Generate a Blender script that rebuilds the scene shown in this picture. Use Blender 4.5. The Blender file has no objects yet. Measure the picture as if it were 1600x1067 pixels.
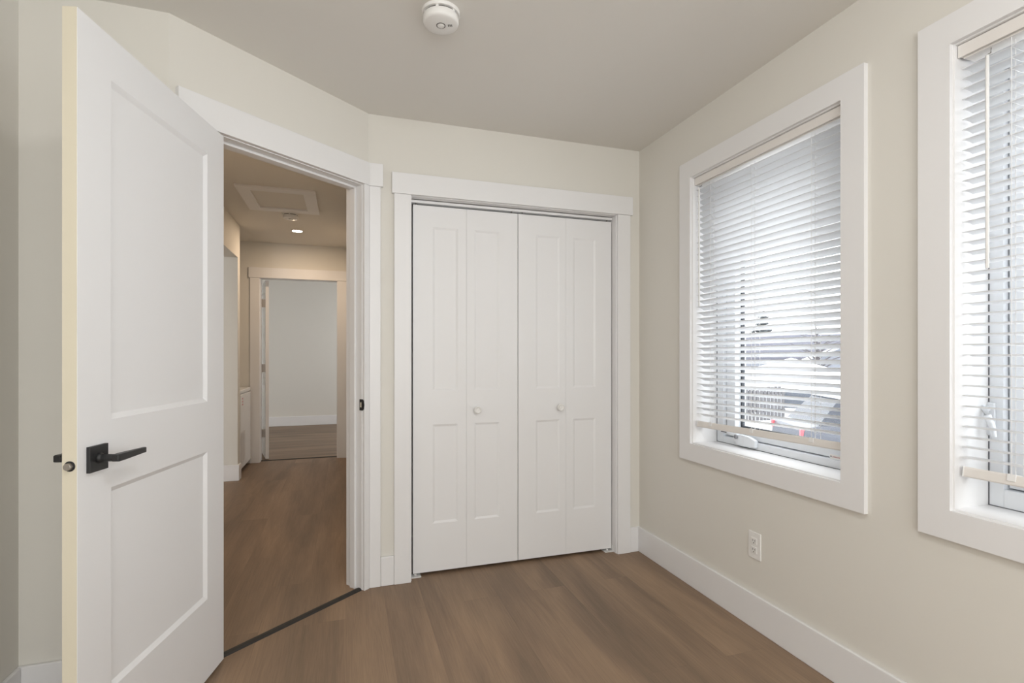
import bpy, bmesh, math, random
from mathutils import Vector, Matrix

random.seed(7)
scene = bpy.context.scene
COL = scene.collection

# ------------------------------------------------------------------ camera
cam_d = bpy.data.cameras.new('camera')
cam_d.sensor_width = 36.0
cam_d.lens = 18.0
cam_d.shift_y = 19.84 / 1600.0
cam_d.clip_start = 0.02
cam = bpy.data.objects.new('camera', cam_d)
cam.location = (0, 0, 1.20)
cam.rotation_euler = (math.radians(90), 0, math.radians(-17.97))
COL.objects.link(cam)
scene.camera = cam

# ------------------------------------------------------------------ world, lights, exposure
world = bpy.data.worlds.new('overcast_sky')
scene.world = world
world.use_nodes = True
bg = world.node_tree.nodes['Background']
bg.inputs[0].default_value = (0.94, 0.97, 1.0, 1)
bg.inputs[1].default_value = 4.4

scene.view_settings.view_transform = 'Standard'
scene.view_settings.look = 'None'
scene.view_settings.exposure = -0.12
scene.view_settings.gamma = 1.0
scene.view_settings.use_curve_mapping = False


def area_light(name, loc, target, sx, sy, power, color):
    d = bpy.data.lights.new(name, 'AREA')
    d.shape = 'RECTANGLE'
    d.size, d.size_y = sx, sy
    d.energy = power
    d.color = color
    o = bpy.data.objects.new(name, d)
    o.location = loc
    o.rotation_euler = (Vector(target) - Vector(loc)).to_track_quat('-Z', 'Y').to_euler()
    COL.objects.link(o)
    return o


area_light('added_rear_fill', (0.10, -1.85, 1.40), (0.45, 3.0, 1.40), 2.2, 1.7, 57, (0.95, 0.985, 1.0))  # added fill light behind the viewer; the rear wall has no window
area_light('added_far_room_fill', (1.2, 7.9, 1.5), (-1.2, 8.2, 1.2), 1.3, 1.4, 21, (0.93, 0.96, 1.0))  # unseen area light added to brighten the room past the hall

# ------------------------------------------------------------------ materials


def new_mat(name):
    m = bpy.data.materials.new(name)
    m.use_nodes = True
    nt = m.node_tree
    return m, nt, nt.nodes['Principled BSDF']


def srgb(r, g, b):
    def f(c):
        c /= 255.0
        return c / 12.92 if c <= 0.04045 else ((c + 0.055) / 1.055) ** 2.4
    return (f(r), f(g), f(b), 1)


def painted(name, col, rough=0.5, bump=0.0, scale=350.0, var=0.02, spec=0.5, metal=0.0):
    m, nt, p = new_mat(name)
    p.inputs['Roughness'].default_value = rough
    p.inputs['Metallic'].default_value = metal
    p.inputs['Specular IOR Level'].default_value = spec
    tc = nt.nodes.new('ShaderNodeTexCoord')
    n = nt.nodes.new('ShaderNodeTexNoise')
    n.inputs['Scale'].default_value = 3.0
    n.inputs['Detail'].default_value = 3.0
    nt.links.new(tc.outputs['Object'], n.inputs['Vector'])
    mix = nt.nodes.new('ShaderNodeMix')
    mix.data_type = 'RGBA'
    mix.inputs['A'].default_value = tuple(c * (1 - var) for c in col[:3]) + (1,)
    mix.inputs['B'].default_value = tuple(min(1, c * (1 + var)) for c in col[:3]) + (1,)
    nt.links.new(n.outputs['Fac'], mix.inputs['Factor'])
    nt.links.new(mix.outputs['Result'], p.inputs['Base Color'])
    if bump > 0:
        n2 = nt.nodes.new('ShaderNodeTexNoise')
        n2.inputs['Scale'].default_value = scale
        n2.inputs['Detail'].default_value = 2.0
        nt.links.new(tc.outputs['Object'], n2.inputs['Vector'])
        b = nt.nodes.new('ShaderNodeBump')
        b.inputs['Strength'].default_value = bump
        b.inputs['Distance'].default_value = 0.001
        nt.links.new(n2.outputs['Fac'], b.inputs['Height'])
        nt.links.new(b.outputs['Normal'], p.inputs['Normal'])
    return m


def wood_floor(name, along_y=True, tint=(1, 1, 1)):
    m, nt, p = new_mat(name)
    N, L = nt.nodes, nt.links
    tc = N.new('ShaderNodeTexCoord')
    mp = N.new('ShaderNodeMapping')
    if along_y:
        mp.inputs['Rotation'].default_value = (0, 0, math.radians(90))
    L.new(tc.outputs['Object'], mp.inputs['Vector'])
    br = N.new('ShaderNodeTexBrick')
    br.offset = 0.37
    br.inputs['Scale'].default_value = 1.0
    br.inputs['Brick Width'].default_value = 1.22
    br.inputs['Row Height'].default_value = 0.18
    br.inputs['Mortar Size'].default_value = 0.0012
    br.inputs['Mortar Smooth'].default_value = 0.3
    br.inputs['Color1'].default_value = (0.0, 0.0, 0.0, 1)
    br.inputs['Color2'].default_value = (1.0, 1.0, 1.0, 1)
    br.inputs['Mortar'].default_value = (0.5, 0.5, 0.5, 1)
    L.new(mp.outputs['Vector'], br.inputs['Vector'])
    # broad soft streaks along the plank
    mp2 = N.new('ShaderNodeMapping')
    mp2.inputs['Scale'].default_value = (0.8, 6.0, 1.0)
    L.new(mp.outputs['Vector'], mp2.inputs['Vector'])
    addv = N.new('ShaderNodeVectorMath')
    addv.operation = 'MULTIPLY_ADD'
    addv.inputs[1].default_value = (0.5, 0.6, 0.0)
    L.new(br.outputs['Color'], addv.inputs[0])
    L.new(mp2.outputs['Vector'], addv.inputs[2])
    n1 = N.new('ShaderNodeTexNoise')
    n1.inputs['Scale'].default_value = 1.0
    n1.inputs['Detail'].default_value = 3.0
    n1.inputs['Roughness'].default_value = 0.5
    n1.inputs['Distortion'].default_value = 0.6
    L.new(addv.outputs[0], n1.inputs['Vector'])
    # fine grain
    mp3 = N.new('ShaderNodeMapping')
    mp3.inputs['Scale'].default_value = (5.0, 110.0, 1.0)
    L.new(mp.outputs['Vector'], mp3.inputs['Vector'])
    n2 = N.new('ShaderNodeTexNoise')
    n2.inputs['Scale'].default_value = 1.0
    n2.inputs['Detail'].default_value = 4.0
    n2.inputs['Distortion'].default_value = 1.2
    L.new(mp3.outputs['Vector'], n2.inputs['Vector'])
    ramp = N.new('ShaderNodeValToRGB')
    cr = ramp.color_ramp
    def T(c):
        return (c[0] * tint[0], c[1] * tint[1], c[2] * tint[2], 1)
    cr.elements[0].position = 0.30
    cr.elements[0].color = T(srgb(121, 102, 84))
    cr.elements[1].position = 0.72
    cr.elements[1].color = T(srgb(158, 132, 107))
    e = cr.elements.new(0.5)
    e.color = T(srgb(139, 116, 95))
    L.new(n1.outputs['Fac'], ramp.inputs['Fac'])
    # plank to plank and grain modulation
    gm = N.new('ShaderNodeMapRange')
    gm.inputs['From Min'].default_value = 0.25
    gm.inputs['From Max'].default_value = 0.75
    gm.inputs['To Min'].default_value = 0.87
    gm.inputs['To Max'].default_value = 1.10
    L.new(n2.outputs['Fac'], gm.inputs['Value'])
    sep = N.new('ShaderNodeSeparateColor')
    L.new(br.outputs['Color'], sep.inputs['Color'])
    pm = N.new('ShaderNodeMapRange')
    pm.inputs['To Min'].default_value = 0.965
    pm.inputs['To Max'].default_value = 1.035
    L.new(sep.outputs['Red'], pm.inputs['Value'])
    mu = N.new('ShaderNodeMath')
    mu.operation = 'MULTIPLY'
    L.new(gm.outputs['Result'], mu.inputs[0])
    L.new(pm.outputs['Result'], mu.inputs[1])
    seam = N.new('ShaderNodeMapRange')
    seam.inputs['To Min'].default_value = 1.0
    seam.inputs['To Max'].default_value = 0.90
    L.new(br.outputs['Fac'], seam.inputs['Value'])
    mu2 = N.new('ShaderNodeMath')
    mu2.operation = 'MULTIPLY'
    L.new(mu.outputs[0], mu2.inputs[0])
    L.new(seam.outputs['Result'], mu2.inputs[1])
    sc = N.new('ShaderNodeVectorMath')
    sc.operation = 'SCALE'
    L.new(ramp.outputs['Color'], sc.inputs[0])
    L.new(mu2.outputs[0], sc.inputs['Scale'])
    L.new(sc.outputs['Vector'], p.inputs['Base Color'])
    p.inputs['Roughness'].default_value = 0.5
    p.inputs['Specular IOR Level'].default_value = 0.35
    b = N.new('ShaderNodeBump')
    b.inputs['Strength'].default_value = 0.12
    b.inputs['Distance'].default_value = 0.001
    L.new(n2.outputs['Fac'], b.inputs['Height'])
    L.new(b.outputs['Normal'], p.inputs['Normal'])
    return m


def glass_mat(name):
    m = bpy.data.materials.new(name)
    m.use_nodes = True
    nt = m.node_tree
    nt.nodes.clear()
    out = nt.nodes.new('ShaderNodeOutputMaterial')
    tr = nt.nodes.new('ShaderNodeBsdfTransparent')
    tr.inputs[0].default_value = (0.96, 0.97, 0.97, 1)
    gl = nt.nodes.new('ShaderNodeBsdfGlossy')
    gl.inputs['Roughness'].default_value = 0.02
    mx = nt.nodes.new('ShaderNodeMixShader')
    mx.inputs[0].default_value = 0.04
    nt.links.new(tr.outputs[0], mx.inputs[1])
    nt.links.new(gl.outputs[0], mx.inputs[2])
    nt.links.new(mx.outputs[0], out.inputs[0])
    return m


def slat_mat(name, col, trans):
    m, nt, p = new_mat(name)
    p.inputs['Base Color'].default_value = col
    p.inputs['Roughness'].default_value = 0.45
    t = nt.nodes.new('ShaderNodeBsdfTranslucent')
    t.inputs[0].default_value = col
    mx = nt.nodes.new('ShaderNodeMixShader')
    mx.inputs[0].default_value = trans
    nt.links.new(p.outputs[0], mx.inputs[1])
    nt.links.new(t.outputs[0], mx.inputs[2])
    nt.links.new(mx.outputs[0], nt.nodes['Material Output'].inputs[0])
    return m


def emissive(name, col, strength):
    m, nt, p = new_mat(name)
    p.inputs['Base Color'].default_value = col
    p.inputs['Emission Color'].default_value = col
    p.inputs['Emission Strength'].default_value = strength
    return m


M = {
    'wall': painted('wall_paint', (0.765, 0.735, 0.675, 1), 0.6, 0.08, 220, 0.012, 0.3),
    'ceiling': painted('ceiling_paint', (0.80, 0.772, 0.722, 1), 0.75, 0.08, 260, 0.012, 0.2),
    'trim': painted('trim_paint', (0.84, 0.827, 0.822, 1), 0.38, 0.0, 1, 0.006),
    'door': painted('door_paint', (0.85, 0.845, 0.85, 1), 0.40, 0.03, 500, 0.006),
    'bifold': painted('closet_door_paint', (0.84, 0.827, 0.822, 1), 0.42, 0.03, 500, 0.006),
    'raw': painted('primed_door_edge', (0.70, 0.64, 0.51, 1), 0.6, 0.05, 60, 0.03),
    'floor': wood_floor('wood_plank_floor', True),
    'floor_far': wood_floor('wood_plank_floor_grey', False, (0.92, 0.95, 1.0)),
    'black': painted('matte_black_metal', (0.016, 0.016, 0.017, 1), 0.42, 0.0, 1, 0.05),
    'threshold': painted('dark_threshold_vinyl', (0.022, 0.020, 0.018, 1), 0.6),
    'steel': painted('brushed_steel', (0.42, 0.39, 0.36, 1), 0.42, 0.0, 1, 0.03, 0.5, 1.0),
    'vinyl': painted('white_window_vinyl', (0.82, 0.84, 0.87, 1), 0.35, 0.0, 1, 0.005),
    'gasket': painted('grey_gasket', (0.10, 0.10, 0.11, 1), 0.6),
    'spacer': painted('dark_glass_spacer', (0.05, 0.055, 0.07, 1), 0.5),
    'glass': glass_mat('window_glass'),
    'slat': slat_mat('blind_slat_white', (0.90, 0.90, 0.905, 1), 0.34),
    'rail': painted('blind_rail_white', (0.82, 0.78, 0.74, 1), 0.4, 0.0, 1, 0.005),
    'cord': painted('blind_cord_white', (0.86, 0.85, 0.84, 1), 0.6),
    'wand': painted('clear_white_wand', (0.84, 0.83, 0.81, 1), 0.2),
    'plastic': painted('white_plastic', (0.85, 0.83, 0.80, 1), 0.35, 0.0, 1, 0.005),
    'grille': painted('dark_vent_slot', (0.10, 0.09, 0.08, 1), 0.7),
    'ink': painted('grey_ink', (0.33, 0.33, 0.35, 1), 0.6),
    'red_ink': painted('red_print', (0.50, 0.22, 0.22, 1), 0.5),
    'zinc': painted('bright_zinc', (0.78, 0.77, 0.75, 1), 0.3, 0, 1, 0.02),
    'appliance': painted('white_enamel', (0.82, 0.81, 0.79, 1), 0.25, 0.0, 1, 0.005),
    'appliance_grey': painted('pale_grey_enamel', (0.60, 0.57, 0.54, 1), 0.3),
    'bulb': emissive('downlight_lens', (1.0, 0.90, 0.76, 1), 16.0),
    'opal': emissive('added_lamp_glow', (0.965, 0.98, 1.0, 1), 37.0),  # glow of the added bedroom lamp
    'snow': painted('snowy_ground', (0.86, 0.87, 0.89, 1), 0.8),
    'asphalt': painted('pale_wet_street', (0.36, 0.37, 0.40, 1), 0.7, 0, 1, 0.1),
    'car_body': painted('grey_car_paint', (0.085, 0.09, 0.11, 1), 0.25),
    'car_glass': painted('dark_car_glass', (0.04, 0.045, 0.06, 1), 0.1),
    'tyre': painted('tyre_rubber', (0.05, 0.05, 0.055, 1), 0.8),
    'tail': painted('red_tail_lamp', (0.75, 0.10, 0.12, 1), 0.2),
    'fence': painted('weathered_fence_board', (0.13, 0.125, 0.13, 1), 0.8, 0.2, 40, 0.2),
    'siding': painted('pale_house_siding', (0.80, 0.81, 0.83, 1), 0.7),
    'siding_grey': painted('grey_house_siding', (0.22, 0.23, 0.26, 1), 0.7),
    'roof': painted('grey_shingle_roof', (0.115, 0.115, 0.14, 1), 0.9, 0.2, 30, 0.15),
    'roof_snow': painted('snow_covered_roof', (0.88, 0.89, 0.91, 1), 0.8),
    'pane_dark': painted('dark_house_window', (0.09, 0.10, 0.12, 1), 0.2),
    'bark': painted('bare_tree_bark', (0.10, 0.09, 0.095, 1), 0.9),
    'leaf': painted('dark_evergreen', (0.085, 0.095, 0.10, 1), 0.9, 0.3, 10, 0.3),
    'closet_inside': painted('closet_interior_paint', (0.70, 0.66, 0.59, 1), 0.7),
}

# ------------------------------------------------------------------ mesh helpers


class MB:
    """collects shapes into one mesh"""

    def __init__(self):
        self.bm = bmesh.new()

    def quad(self, *pts):
        vs = [self.bm.verts.new(p) for p in pts]
        try:
            return self.bm.faces.new(vs)
        except ValueError:
            return None

    def box(self, x0, x1, y0, y1, z0, z1, mx=None):
        co = [(x0, y0, z0), (x1, y0, z0), (x1, y1, z0), (x0, y1, z0), (x0, y0, z1), (x1, y0, z1), (x1, y1, z1), (x0, y1, z1)]
        v = [self.bm.verts.new((mx @ Vector(c)) if mx else c) for c in co]
        for f in ((3, 2, 1, 0), (4, 5, 6, 7), (0, 1, 5, 4), (1, 2, 6, 5), (2, 3, 7, 6), (3, 0, 4, 7)):
            self.bm.faces.new([v[i] for i in f])
        return self

    def prism(self, pts, h0, h1, axis='z', mx=None):
        def P(a, b, c):
            q = {'z': (a, b, c), 'x': (c, a, b), 'y': (a, c, b)}[axis]
            return (mx @ Vector(q)) if mx else q
        lo = [self.bm.verts.new(P(a, b, h0)) for a, b in pts]
        hi = [self.bm.verts.new(P(a, b, h1)) for a, b in pts]
        n = len(pts)
        self.bm.faces.new(lo[::-1])
        self.bm.faces.new(hi)
        for i in range(n):
            j = (i + 1) % n
            self.bm.faces.new((lo[i], lo[j], hi[j], hi[i]))
        return self

    def lathe(self, prof, mx=None, seg=32, cap=True):
        """profile [(radius, height)] about local z"""
        rings = []
        for r, z in prof:
            ring = []
            for i in range(seg):
                a = 2 * math.pi * i / seg
                p = Vector((r * math.cos(a), r * math.sin(a), z))
                ring.append(self.bm.verts.new((mx @ p) if mx else p))
            rings.append(ring)
        for a, b in zip(rings[:-1], rings[1:]):
            for i in range(seg):
                j = (i + 1) % seg
                self.bm.faces.new((a[i], a[j], b[j], b[i]))
        if cap:
            self.bm.faces.new(rings[0][::-1])
            self.bm.faces.new(rings[-1])
        return self

    def tube(self, pts, r, seg=8, mx=None, radii=None):
        pts = [Vector(p) for p in pts]
        rings = []
        n = len(pts)
        for k, p in enumerate(pts):
            if k == 0:
                d = pts[1] - p
            elif k == n - 1:
                d = p - pts[k - 1]
            else:
                d = pts[k + 1] - pts[k - 1]
            d.normalize()
            up = Vector((0, 0, 1)) if abs(d.z) < 0.9 else Vector((1, 0, 0))
            u = d.cross(up).normalized()
            w = u.cross(d).normalized()
            rr = radii[k] if radii else r
            ring = []
            for i in range(seg):
                a = 2 * math.pi * i / seg
                q = p + u * (rr * math.cos(a)) + w * (rr * math.sin(a))
                ring.append(self.bm.verts.new((mx @ q) if mx else q))
            rings.append(ring)
        for a, b in zip(rings[:-1], rings[1:]):
            for i in range(seg):
                j = (i + 1) % seg
                self.bm.faces.new((a[i], a[j], b[j], b[i]))
        self.bm.faces.new(rings[0][::-1])
        self.bm.faces.new(rings[-1])
        return self

    def build(self, name, mat, parent=None, bevel=0.0, seg=2, smooth=False):
        bmesh.ops.recalc_face_normals(self.bm, faces=self.bm.faces)
        me = bpy.data.meshes.new(name)
        self.bm.to_mesh(me)
        self.bm.free()
        o = bpy.data.objects.new(name, me)
        COL.objects.link(o)
        mats = mat if isinstance(mat, (list, tuple)) else [mat]
        for m_ in mats:
            me.materials.append(m_)
        if smooth:
            for p in me.polygons:
                p.use_smooth = True
            md = o.modifiers.new('edge_split', 'EDGE_SPLIT')
            md.split_angle = math.radians(40)
        if bevel > 0:
            b = o.modifiers.new('bevel', 'BEVEL')
            b.width = bevel
            b.segments = seg
            b.limit_method = 'ANGLE'
            b.angle_limit = math.radians(40)
        if parent is not None:
            o.parent = parent
        return o


def empty(name, loc=(0, 0, 0), rz=0.0, parent=None):
    o = bpy.data.objects.new(name, None)
    o.location = loc
    o.rotation_euler = (0, 0, rz)
    o.empty_display_size = 0.1
    COL.objects.link(o)
    if parent:
        o.parent = parent
    return o


def tag(o, label, cat, group=None, kind=None):
    o['label'] = label
    o['category'] = cat
    if group:
        o['group'] = group
    if kind:
        o['kind'] = kind
    return o


def struct(o, label, cat):
    return tag(o, label, cat, kind='structure')


# ------------------------------------------------------------------ plan of the place (metres)
H = 2.44
XR = 1.708                     # window wall, room face
YB = 2.740                     # closet wall, room face
P0 = Vector((0.109, 2.737))    # angled wall meets closet wall
P1 = Vector((-0.612, 2.155))   # angled wall meets wall behind the open door
T = (P0 - P1).normalized()
NRM = Vector((T.y, -T.x))      # towards the room
ANG = math.atan2(T.y, T.x)
LANG = (P0 - P1).length
XL = -1.05                     # left wall face
YREAR = -2.05
# local frame of the angled wall: x along wall (0 at P0, negative to P1), y INTO hall, z up
AM = Matrix.Translation((P0.x, P0.y, 0)) @ Matrix.Rotation(ANG, 4, 'Z')
A_R, A_L, A_TOP = -0.042, -0.800, 2.060   # clear door opening in that frame

# ------------------------------------------------------------------ floors, ceiling
b = MB()
b.prism([(XL - 0.1, YREAR - 0.1), (XR + 0.1, YREAR - 0.1), (XR + 0.1, 3.46), (0.12, 3.46), (0.12, YB + 0.02),
         (P0.x - NRM.x * 0.02, P0.y - NRM.y * 0.02), (P1.x - NRM.x * 0.02, P1.y - NRM.y * 0.02), (XL - 0.1, 2.175)], -0.06, 0.0)
struct(b.build('floor', M['floor']), 'brown wood plank floor of the small bedroom', 'floor')
b = MB()
b.prism([(-2.1, 2.175), (P1.x - NRM.x * 0.02, P1.y - NRM.y * 0.02), (P0.x - NRM.x * 0.02, P0.y - NRM.y * 0.02), (0.12, YB + 0.02),
         (0.12, 6.36), (-2.1, 6.36)], -0.06, 0.0)
struct(b.build('floor_hall', M['floor']), 'brown wood plank floor of the hallway beyond the open door', 'floor')
b = MB().box(-3.0, 1.6, 6.36, 9.45, -0.06, 0.0)
struct(b.build('floor_far', M['floor_far']), 'greyer wood plank floor of the room at the end of the hall', 'floor')
b = MB().box(XL - 0.12, XR + 0.25, YREAR - 0.1, 3.5, H, H + 0.1)
struct(b.build('ceiling', M['ceiling']), 'plain flat bedroom ceiling in pale greige paint', 'ceiling')
b = MB()
b.box(-2.2, XL - 0.12, 2.0, 9.5, H, H + 0.1)
b.box(XL - 0.12, 1.7, 3.5, 9.5, H, H + 0.1)
b.box(-3.0, -2.2, 6.3, 9.5, H, H + 0.1)
struct(b.build('ceiling_hall', M['ceiling']), 'flat hallway ceiling with hatch and round downlight', 'ceiling')

# ------------------------------------------------------------------ walls
# window wall with two rough openings
W1 = (1.391, 2.227)     # clear reveal, y
W2 = (0.188, 1.031)
WZ = (0.744, 2.108)
XO = XR + 0.21
g = 0.018
b = MB()
b.box(XR, XO, YREAR - 0.1, 3.5, 0, WZ[0] - g)
b.box(XR, XO, YREAR - 0.1, 3.5, WZ[1] + g, H)
b.box(XR, XO, YREAR - 0.1, W2[0] - g, WZ[0] - g, WZ[1] + g)
b.box(XR, XO, W2[1] + g, W1[0] - g, WZ[0] - g, WZ[1] + g)
b.box(XR, XO, W1[1] + g, 3.5, WZ[0] - g, WZ[1] + g)
struct(b.build('wall_right', M['wall']), 'warm off-white wall on the right holding the two windows', 'wall')

CX0, CX1, CZ = 0.330, 1.546, 2.036     # closet clear opening
b = MB()
b.box(0.075, CX0 - g, YB, YB + 0.115, 0, H)
b.box(CX1 + g, XR, YB, YB + 0.115, 0, H)
b.box(CX0 - g, CX1 + g, YB, YB + 0.115, CZ + g, H)
struct(b.build('wall_back', M['wall']), 'off-white end wall around the closet doors', 'wall')

b = MB()
b.box(A_R + g, 0.0, 0, 0.115, 0, H, AM)
b.box(-LANG, A_L - g, 0, 0.115, 0, H, AM)
b.box(A_L - g, A_R + g, 0, 0.115, A_TOP + g, H, AM)
struct(b.build('wall_angled', M['wall']), 'angled off-white wall with the hallway doorway', 'wall')

b = MB().box(XL - 0.1, P1.x, P1.y, P1.y + 0.115, 0, H)
struct(b.build('wall_behind_door', M['wall']), 'short off-white wall seen behind the open white door', 'wall')
b = MB().box(XL - 0.1, XL, YREAR - 0.1, P1.y, 0, H)
struct(b.build('wall_left', M['wall']), 'off-white wall at the left edge of the picture', 'wall')
b = MB().box(XL, XR, YREAR - 0.1, YREAR, 0, H)
struct(b.build('wall_rear', M['wall']), 'off-white wall behind the viewer', 'wall')

b = MB()
b.box(0.06, 0.175, 2.86, 6.36, 0, H)
struct(b.build('wall_hall_right', M['wall']), 'hallway right wall hidden behind the closet', 'wall')
b = MB().box(0.175, XR, 3.4, 3.5, 0, H)
struct(b.build('wall_closet', M['closet_inside']), 'back of the closet behind the folding doors', 'wall')

XH = -0.978
b = MB()
b.box(XH - 0.115, XH, P1.y + 0.115, 4.25, 0, H)
b.box(XH - 0.115, XH, 4.25, 5.432, 2.12, H)          # header over the recess
b.box(-2.1, XH, 5.432, 5.530, 0, H)                   # return wall whose end shows as a bright strip
b.box(-2.2, -2.1, P1.y, 6.36, 0, H)
struct(b.build('wall_hall_left', M['wall']), 'tan-lit hallway left wall with a tall recess opening', 'wall')

YD = 6.36                # far doorway wall face in the hall is at YD-0.0
FX0, FX1, FZ = -0.905, -0.100, 2.045
YF = 6.262
b = MB()
b.box(-2.2, FX0 - g, YF, YF + 0.115, 0, H)
b.box(FX1 + g, 1.7, YF, YF + 0.115, 0, H)
b.box(FX0 - g, FX1 + g, YF, YF + 0.115, FZ + g, H)
struct(b.build('wall_hall_end', M['wall']), 'hallway end wall around the far doorway', 'wall')
b = MB()
b.box(-3.1, 1.7, 9.31, 9.42, 0, H)
b.box(-3.1, -3.0, 6.3, 9.42, 0, H)
b.box(1.6, 1.7, 6.377, 9.42, 0, H)
struct(b.build('wall_far_room', M['wall']), 'plain grey-white wall of the far room', 'wall')

# ------------------------------------------------------------------ trim
BH, BT = 0.150, 0.014


def trim(n, label, mb, bevel=0.002, mat='trim'):
    return struct(mb.build('trim_%d' % n, M[mat], bevel=bevel), label, 'trim')


def base(name, label, mb):
    return struct(mb.build(name, M['trim'], bevel=0.0035), label, 'baseboard')


CAST = 0.018
base('baseboard_right', 'tall white baseboard under the windows', MB().box(XR - BT, XR, YREAR, YB, 0, BH))
b = MB()
b.box(1.6365, XR - BT, YB - BT, YB, 0, BH)
b.box(0.1710, 0.2385, YB - 0.0175, YB, 0, BH)
base('baseboard_back', 'short white baseboard pieces beside the closet casing', b)
b = MB().box(XL, P1.x - 0.03, P1.y - BT, P1.y, 0, BH)
base('baseboard_behind_door', 'white baseboard behind the open door', b)
base('baseboard_left', 'white baseboard along the left wall', MB().box(XL, XL + BT, YREAR, P1.y - BT, 0, BH))
b = MB()
b.box(-2.1, XH + BT, 5.432 - BT, 5.432, 0, BH)
b.box(XH, XH + BT, 5.432, 5.530, 0, BH)
b.box(XH, XH + BT, P1.y + 0.115, 4.25, 0, BH)
base('baseboard_hall', 'white baseboard wrapping the hallway wall corner', b)
base('baseboard_far_room', 'white baseboard on the far room wall', MB().box(-3.0, 1.6, 9.31 - BT, 9.31, 0, 0.155))

# closet casing: flat stock, wider head with ears
yc0, yc1 = YB - CAST, YB
b = MB()
b.box(0.239, 0.3255, yc0, yc1, 0, 2.0385)
b.box(1.5505, 1.6365, yc0, yc1, 0, 2.0385)
trim(1, 'flat white side casings of the closet doorway', b)
trim(2, 'wide white head casing above the closet doors', MB().box(0.227, 1.650, YB - 0.024, yc1, 2.0385, 2.1475))
b = MB()
b.box(CX0 - g, CX0, YB - 0.001, YB + 0.115, 0, CZ)
b.box(CX1, CX1 + g, YB - 0.001, YB + 0.115, 0, CZ)
b.box(CX0 - g, CX1 + g, YB - 0.001, YB + 0.115, CZ, CZ + g)
trim(3, 'white closet door jamb lining', b, 0.001)

# angled doorway casing and its return on the closet wall
b = MB()
b.box(A_R + 0.003, -0.0065, -CAST, 0, 0, 2.0635, AM)
b.box(A_L - 0.092, A_L - 0.005, -CAST, 0, 0, 2.0635, AM)
b.box(0.1145, 0.1705, YB - CAST, YB, 0, 2.0635)
trim(4, 'white side casings of the hallway doorway meeting in the wall corner', b)
b = MB()
# mitred head: angled run plus short return on closet wall
th = 0.024
c_in = AM @ Vector((0, -th, 0))
kx = 0.109 + th * math.tan((ANG) / 2)
pts = [tuple((AM @ Vector((A_L - 0.105, 0, 0))).xy), tuple((AM @ Vector((A_L - 0.105, -th, 0))).xy),
       (kx, YB - th - 0.0005), (0.1825, YB - th), (0.1825, YB), (0.109, YB)]
b.prism(pts, 2.0635, 2.1800)
trim(5, 'white head casing over the hallway doorway, wrapping the corner', b, 0.0015)
b = MB()
JD = 0.137 - CAST
b.box(A_R, A_R + g, -0.001, JD, 0, A_TOP, AM)
b.box(A_L - g, A_L, -0.001, JD, 0, A_TOP, AM)
b.box(A_L - g, A_R + g, -0.001, JD, A_TOP, A_TOP + g, AM)
# stops
b.box(A_R - 0.011, A_R, 0.042, 0.080, 0, A_TOP - 0.011, AM)
b.box(A_L, A_L + 0.011, 0.042, 0.080, 0, A_TOP - 0.011, AM)
b.box(A_L, A_R, 0.042, 0.080, A_TOP - 0.011, A_TOP, AM)
trim(6, 'white jamb and door stop inside the hallway doorway', b, 0.0015)
b = MB()
b.prism([(-0.001, 0.0), (0.004, 0.006), (0.012, 0.009), (0.022, 0.009), (0.030, 0.006), (0.036, 0.0)], A_L, A_R, 'x', AM)
trim(7, 'black threshold strip across the hallway doorway', b, 0, 'threshold')

# far doorway casing
b = MB()
yc = YF - 0.018
b.box(FX0 - 0.100, FX0 - 0.005, yc, YF, 0, 2.046)
b.box(FX1 + 0.005, 0.06, yc, YF, 0, 2.046)
trim(8, 'white side casings of the far doorway at the hall end', b)
trim(9, 'white head casing above the far doorway', MB().box(FX0 - 0.112, 0.06, YF - 0.024, YF, 2.046, 2.160))
b = MB()
b.box(FX0 - g, FX0, YF - 0.001, YF + 0.116, 0, FZ)
b.box(FX1, FX1 + g, YF - 0.001, YF + 0.116, 0, FZ)
b.box(FX0 - g, FX1 + g, YF - 0.001, YF + 0.116, FZ, FZ + g)
trim(10, 'white jamb lining of the far doorway', b, 0.001)
trim(11, 'dark threshold strip under the far doorway', MB().prism([(6.325, 0), (6.333, 0.007), (6.352, 0.007), (6.360, 0)], FX0, FX1, 'x'), 0, 'threshold')

# ------------------------------------------------------------------ panel doors


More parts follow.
